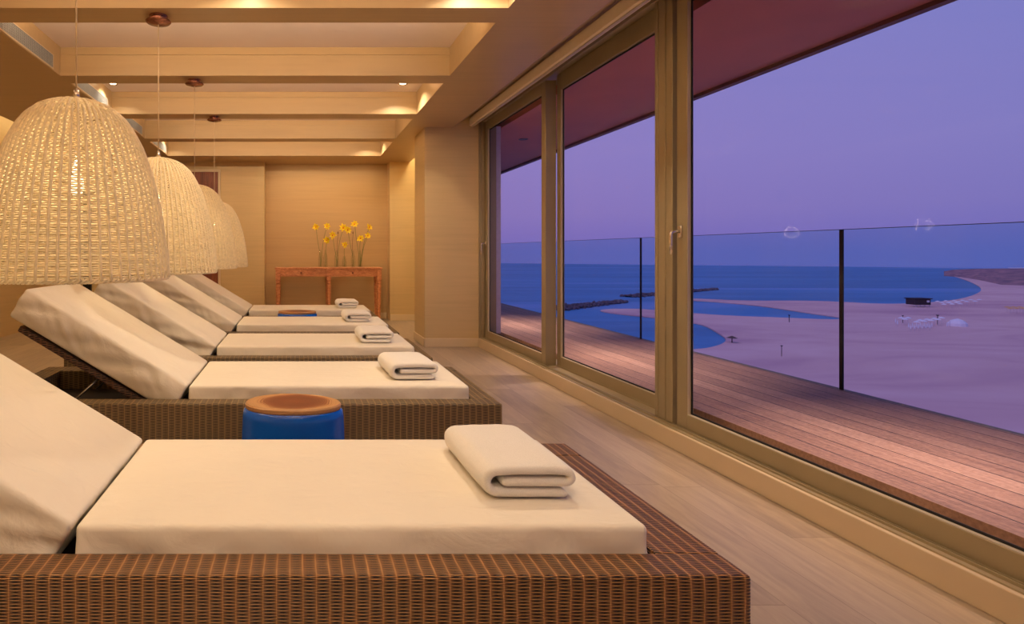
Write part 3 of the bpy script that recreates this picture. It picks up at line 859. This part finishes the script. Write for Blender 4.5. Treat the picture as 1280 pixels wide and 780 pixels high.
bmesh.ops.triangulate(bm, faces=bm.faces[:]); bmesh.ops.recalc_face_normals(bm, faces=bm.faces[:])
struct('beach', bm, sand_mat(), loc=(0,0,ZS+.05))
ZB = ZS+.4
# headland
def head_mat():
    t = NT('headland_scrub'); n = t.noise(t.coord('Object', (.06,.06,.5)), 1.5, 8, .75)
    t.base(t.ramp(n, [(.35,S((92,74,96))),(.5,S((150,108,118))),(.66,S((196,140,136)))])); t.rough(.95); return t.m
bm = NB(); rows = []
base = [(1180,345.2,339.5),(1190,345.8,337.4),(1205,348,336.6),(1225,351,336.0),(1252,357,335.8),(1285,358,335.5),(1330,362,335.2),(1420,368,335.0),(1600,380,334.5)]
for j in range(7):
    row = []
    for i in range(len(base)*4-3):
        k = i//4; t = i%4/4; a = base[k]; b_ = base[min(k+1,len(base)-1)]
        px = a[0]+(b_[0]-a[0])*t; pb = a[1]+(b_[1]-a[1])*t; pt = a[2]+(b_[2]-a[2])*t
        X, Y = G(px, pb); s = j/6; dist = Y + s*120; X2 = X*(dist/Y)
        ztop = (H - (pt-VY)*(Y+120)/F) - ZS
        prof = (0,.28,.5,.62,.8,.95,1.0)[j]
        nz = noise.noise(Vector((X2*.03, dist*.03, 1)))*2.2*s*(1-s)*3
        row.append(bm.verts.new((X2, dist, max(0,ztop*prof+nz))))
    rows.append(row)
for a,b_ in zip(rows,rows[1:]):
    for i in range(len(a)-1): bm.faces.new((a[i],a[i+1],b_[i+1],b_[i]))
# back skirt
last = rows[-1]; sk = [bm.verts.new((v.co.x*1.05, v.co.y*1.05, 0)) for v in last]
for i in range(len(last)-1): bm.faces.new((last[i],last[i+1],sk[i+1],sk[i]))
bmesh.ops.recalc_face_normals(bm, faces=bm.faces[:])
o = struct('hill_headland', bm, head_mat(), smooth=True, loc=(0,0,ZB-.3))
ROCK = plain('breakwater_rock', (96,82,96), .9, var=.35, nscale=.4)
def breakwater(pa, pb_, wid, hgt, n, label):
    (xa, ya), (xb, yb_) = G(*pa), G(*pb_)
    bm = NB(); rnd = random.Random(n)
    for i in range(n):
        t = (i+.5)/n; w = max(-.6, min(.6, rnd.gauss(0, .3)))*wid*(1-.6*t)
        L = math.hypot(xb-xa, yb_-ya); ux, uy = (xb-xa)/L, (yb_-ya)/L
        x = xa+(xb-xa)*t - uy*w; y = ya+(yb_-ya)*t + ux*w
        z = hgt*(1-abs(w)/wid)*(1-.5*t)*rnd.uniform(.2,.8); s = rnd.uniform(.6,1.5)*wid/13
        r_ = bmesh.ops.create_icosphere(bm, subdivisions=1, radius=s, matrix=Matrix.Translation((x,y,z)))
        for v in r_['verts']:
            v.co += Vector((rnd.uniform(-.3,.3)*s, rnd.uniform(-.3,.3)*s, rnd.uniform(-.3,.2)*s))
    L = math.hypot(xb-xa, yb_-ya); ux, uy = (xb-xa)/L, (yb_-ya)/L; core = []
    for i in range(13):
        t = i/12; q = wid*.62*(1-.6*t)*(.6 if i in (0,12) else 1); h_ = hgt*.35*(1-.5*t)
        core.append([bm.verts.new((xa+(xb-xa)*t-uy*a_*q, ya+(yb_-ya)*t+ux*a_*q, z_)) for a_, z_ in ((-1,-.5),(-.4,h_),(.4,h_),(1,-.5))])
    for a_, b2 in zip(core, core[1:]):
        for k in range(4): bm.faces.new((a_[k], a_[(k+1)%4], b2[(k+1)%4], b2[k]))
    cx, cy = (xa+xb)/2, (ya+yb_)/2
    for v in bm.verts: v.co.x -= cx; v.co.y -= cy
    o = mesh('breakwater', bm, ROCK, uv=False, loc=(cx,cy,ZS)); tag(o, label, 'breakwater', 'stone breakwaters in the sea')
breakwater((690,388),(780,378), 8, 2.4, 480, 'dark rock breakwater in the sea, low behind the second window')
breakwater((786,371.5),(896,362), 9, 1.7, 420, 'distant thin rock breakwater in the sea, passing behind the window post')
# lifeguard hut
WHITE = plain('beach_white', (236,226,236), .8); HUTD = plain('hut_dark', (44,32,52), .8); PALE = plain('pale_post', (210,190,200), .8); AMBER = plain('amber_canvas', (226,170,110), .8)
hx, hy = G(1148, 384.5)
h = empty('beach_hut', (hx,hy,ZB), 'dark lifeguard hut on short pale stilts at the water edge', 'hut')
bm = NB(); box(bm, -3.6,3.4,-2,2,1.0,3.6,.05); mesh('hut_body', bm, HUTD, h)
bm = NB(); box(bm, -4.0,3.9,-2.4,2.4,3.6,3.95,.05); mesh('roof', bm, HUTD, h)
bm = NB(); box(bm, 1.6,2.8,-2.06,-2.0,2.1,3.0); mesh('hut_window', bm, WHITE, h)
for x in (-3,-1,1,3):
    bm = NB(); box(bm, x-.12,x+.12,-1.9,-1.7,0,1.0); mesh('stilt', bm, PALE, h)
def parasol_proto(mat, closed):
    r = empty('beach_parasol', (0,0,0))
    bm = NB(); tube(bm, [(0,0,0),(0,0,2.3)], .05, 6); mesh('pole', bm, PALE, r)
    bm = NB()
    if closed: lathe(bm, [(.16,.9),(.2,1.3),(.12,1.9),(.03,2.4)], 8, close=True)
    else: lathe(bm, [(.92,2.0),(.6,2.25),(.02,2.5)], 10)
    mesh('canopy', bm, mat, r, uv=False); return r
def row(proto, pts, lab, grp, zz=.9):
    for i, (px, py) in enumerate(pts):
        py += zz*(1 if i % 2 else -1)
        o = proto if i == 0 else copy_tree(proto)
        X, Y = G(px, py); o.location = (X, Y, ZB); tag(o, lab, 'beach parasol', grp)
rnd = random.Random(3)
row(parasol_proto(WHITE, True), [(1119.5,409),(1122,409.5)]+[(1136+2.4*i, 415.5-.1*i+rnd.uniform(-.3,.3)) for i in range(13)]+[(1184+3.2*i, 412-.3*i) for i in range(2)],
    'closed white beach parasol in the nearer parasol camp on the sand', 'closed white beach parasols')
row(parasol_proto(WHITE, False), [(1127+4*i, 407.5) for i in range(3)]+[(1146+4.4*i, 411.2-.55*i) for i in range(8)],
    'open white beach parasol in the nearer parasol camp on the sand', 'open white parasols of the nearer camp')
row(parasol_proto(WHITE, False), [(1172+5.2*i, 384.6-.25*i+rnd.uniform(-.3,.3)) for i in range(11)]+[(1180+5*i, 386.8-.2*i) for i in range(5)],
    'open white beach parasol in the far rows beside the dark hut', 'white parasols of the far rows')
row(parasol_proto(AMBER, False), [(1259+4*i, 392.5) for i in range(8)], 'amber beach parasol at the right edge of the view', 'amber parasols at the right edge')
X, Y = G(1197, 409); bm = NB(); lathe(bm, [(2.4,0),(2.3,.9),(1.5,1.9),(.05,2.5)], 12)
o = mesh('beach_tent', bm, WHITE, uv=False, loc=(X,Y,ZB)); tag(o, 'white domed beach tent at the end of the nearer parasol camp', 'tent')
def pole_(name, px, py, hgt, r, lab, cat, mat=HUTD):
    X, Y = G(px, py); bm = NB(); tube(bm, [(0,0,0),(0,0,hgt)], r, 6); box(bm, -r*2.2,r*2.2,-r*2.2,r*2.2,hgt,hgt+r*2.5)
    o = mesh(name, bm, mat, uv=False, loc=(X,Y,ZB)); tag(o, lab, cat)
pole_('beach_mast', 1172, 407, 3.0, .11, 'thin dark mast standing in the nearer parasol camp', 'mast')
pole_('beach_mast', 1128.5, 405, 2.4, .08, 'thin dark mast at the left end of the nearer parasol camp', 'mast')
pole_('beach_mast', 986.5, 404, 2.3, .1, 'thin pole on the sand beside the long blue lagoon', 'pole')
pole_('beach_mast', 977, 447.5, 2.4, .07, 'thin pole standing alone on the open sand', 'pole')
X, Y = G(915, 430); r = empty('reed_parasol', (X,Y,ZB), 'brown reed parasol beside the round pool on the beach', 'beach parasol')
bm = NB(); tube(bm, [(0,0,0),(0,0,1.5)], .12, 6); mesh('pole', bm, HUTD, r)
bm = NB(); lathe(bm, [(1.3,1.25),(.7,1.55),(.02,1.85)], 10); mesh('canopy', bm, wood('reed', (70,40,40), (96,60,54), (120,80,70)), r, uv=False)
X, Y = G(1285, 345); bm = NB(); box(bm, -14,40,-6,6,0,5.2); box(bm, -15,41,-7,7,5.2,5.8)
o = mesh('seaside_building', bm, WHITE, loc=(X*1.14,Y*1.14,ZB)); tag(o, 'long white building on top of the headland at the right edge', 'building')

# ------------------------------------------------------------------ sky
w = bpy.data.worlds.new('dusk'); SC.world = w; w.use_nodes = True; nt = w.node_tree
tc = nt.nodes.new('ShaderNodeTexCoord'); sp = nt.nodes.new('ShaderNodeSeparateXYZ'); nt.links.new(tc.outputs['Generated'], sp.inputs[0])
rp = nt.nodes.new('ShaderNodeValToRGB'); nt.links.new(sp.outputs[2], rp.inputs[0]); e = rp.color_ramp.elements
stops = [(0,(108,110,186)),(.025,(120,113,187)),(.06,(130,121,189)),(.14,(136,129,195)),(.35,(130,132,200)),(1,(96,108,176))]
while len(e) < len(stops): e.new(.5)
for i,(p,c) in enumerate(stops): e[i].position = p; e[i].color = S(c)
# pinker towards the far (+Y) end of the coast, bluer out to sea
rp2 = nt.nodes.new('ShaderNodeValToRGB'); nt.links.new(sp.outputs[1], rp2.inputs[0]); e2 = rp2.color_ramp.elements
e2[0].position = .55; e2[0].color = (.88,.95,1.0,1); e2[1].position = 1.0; e2[1].color = (1.15,.97,1.0,1)
mx = nt.nodes.new('ShaderNodeMix'); mx.data_type = 'RGBA'; mx.blend_type = 'MULTIPLY'; mx.inputs[0].default_value = 1
nt.links.new(rp.outputs[0], mx.inputs[6]); nt.links.new(rp2.outputs[0], mx.inputs[7])
bg = nt.nodes['Background']; nt.links.new(mx.outputs[2], bg.inputs[0]); bg.inputs[1].default_value = 1.0
sl = bpy.data.lights.new('afterglow', 'SUN'); sl.energy = 1.1; sl.color = (1,.58,.78); sl.angle = math.radians(30)
so = bpy.data.objects.new('afterglow', sl); so.rotation_euler = (math.radians(10), math.radians(-35), 0); COL.objects.link(so)
SC.cycles.use_denoising = True
SC.cycles.max_bounces = 8; SC.cycles.transparent_max_bounces = 16
SC.cycles.sample_clamp_indirect = 6
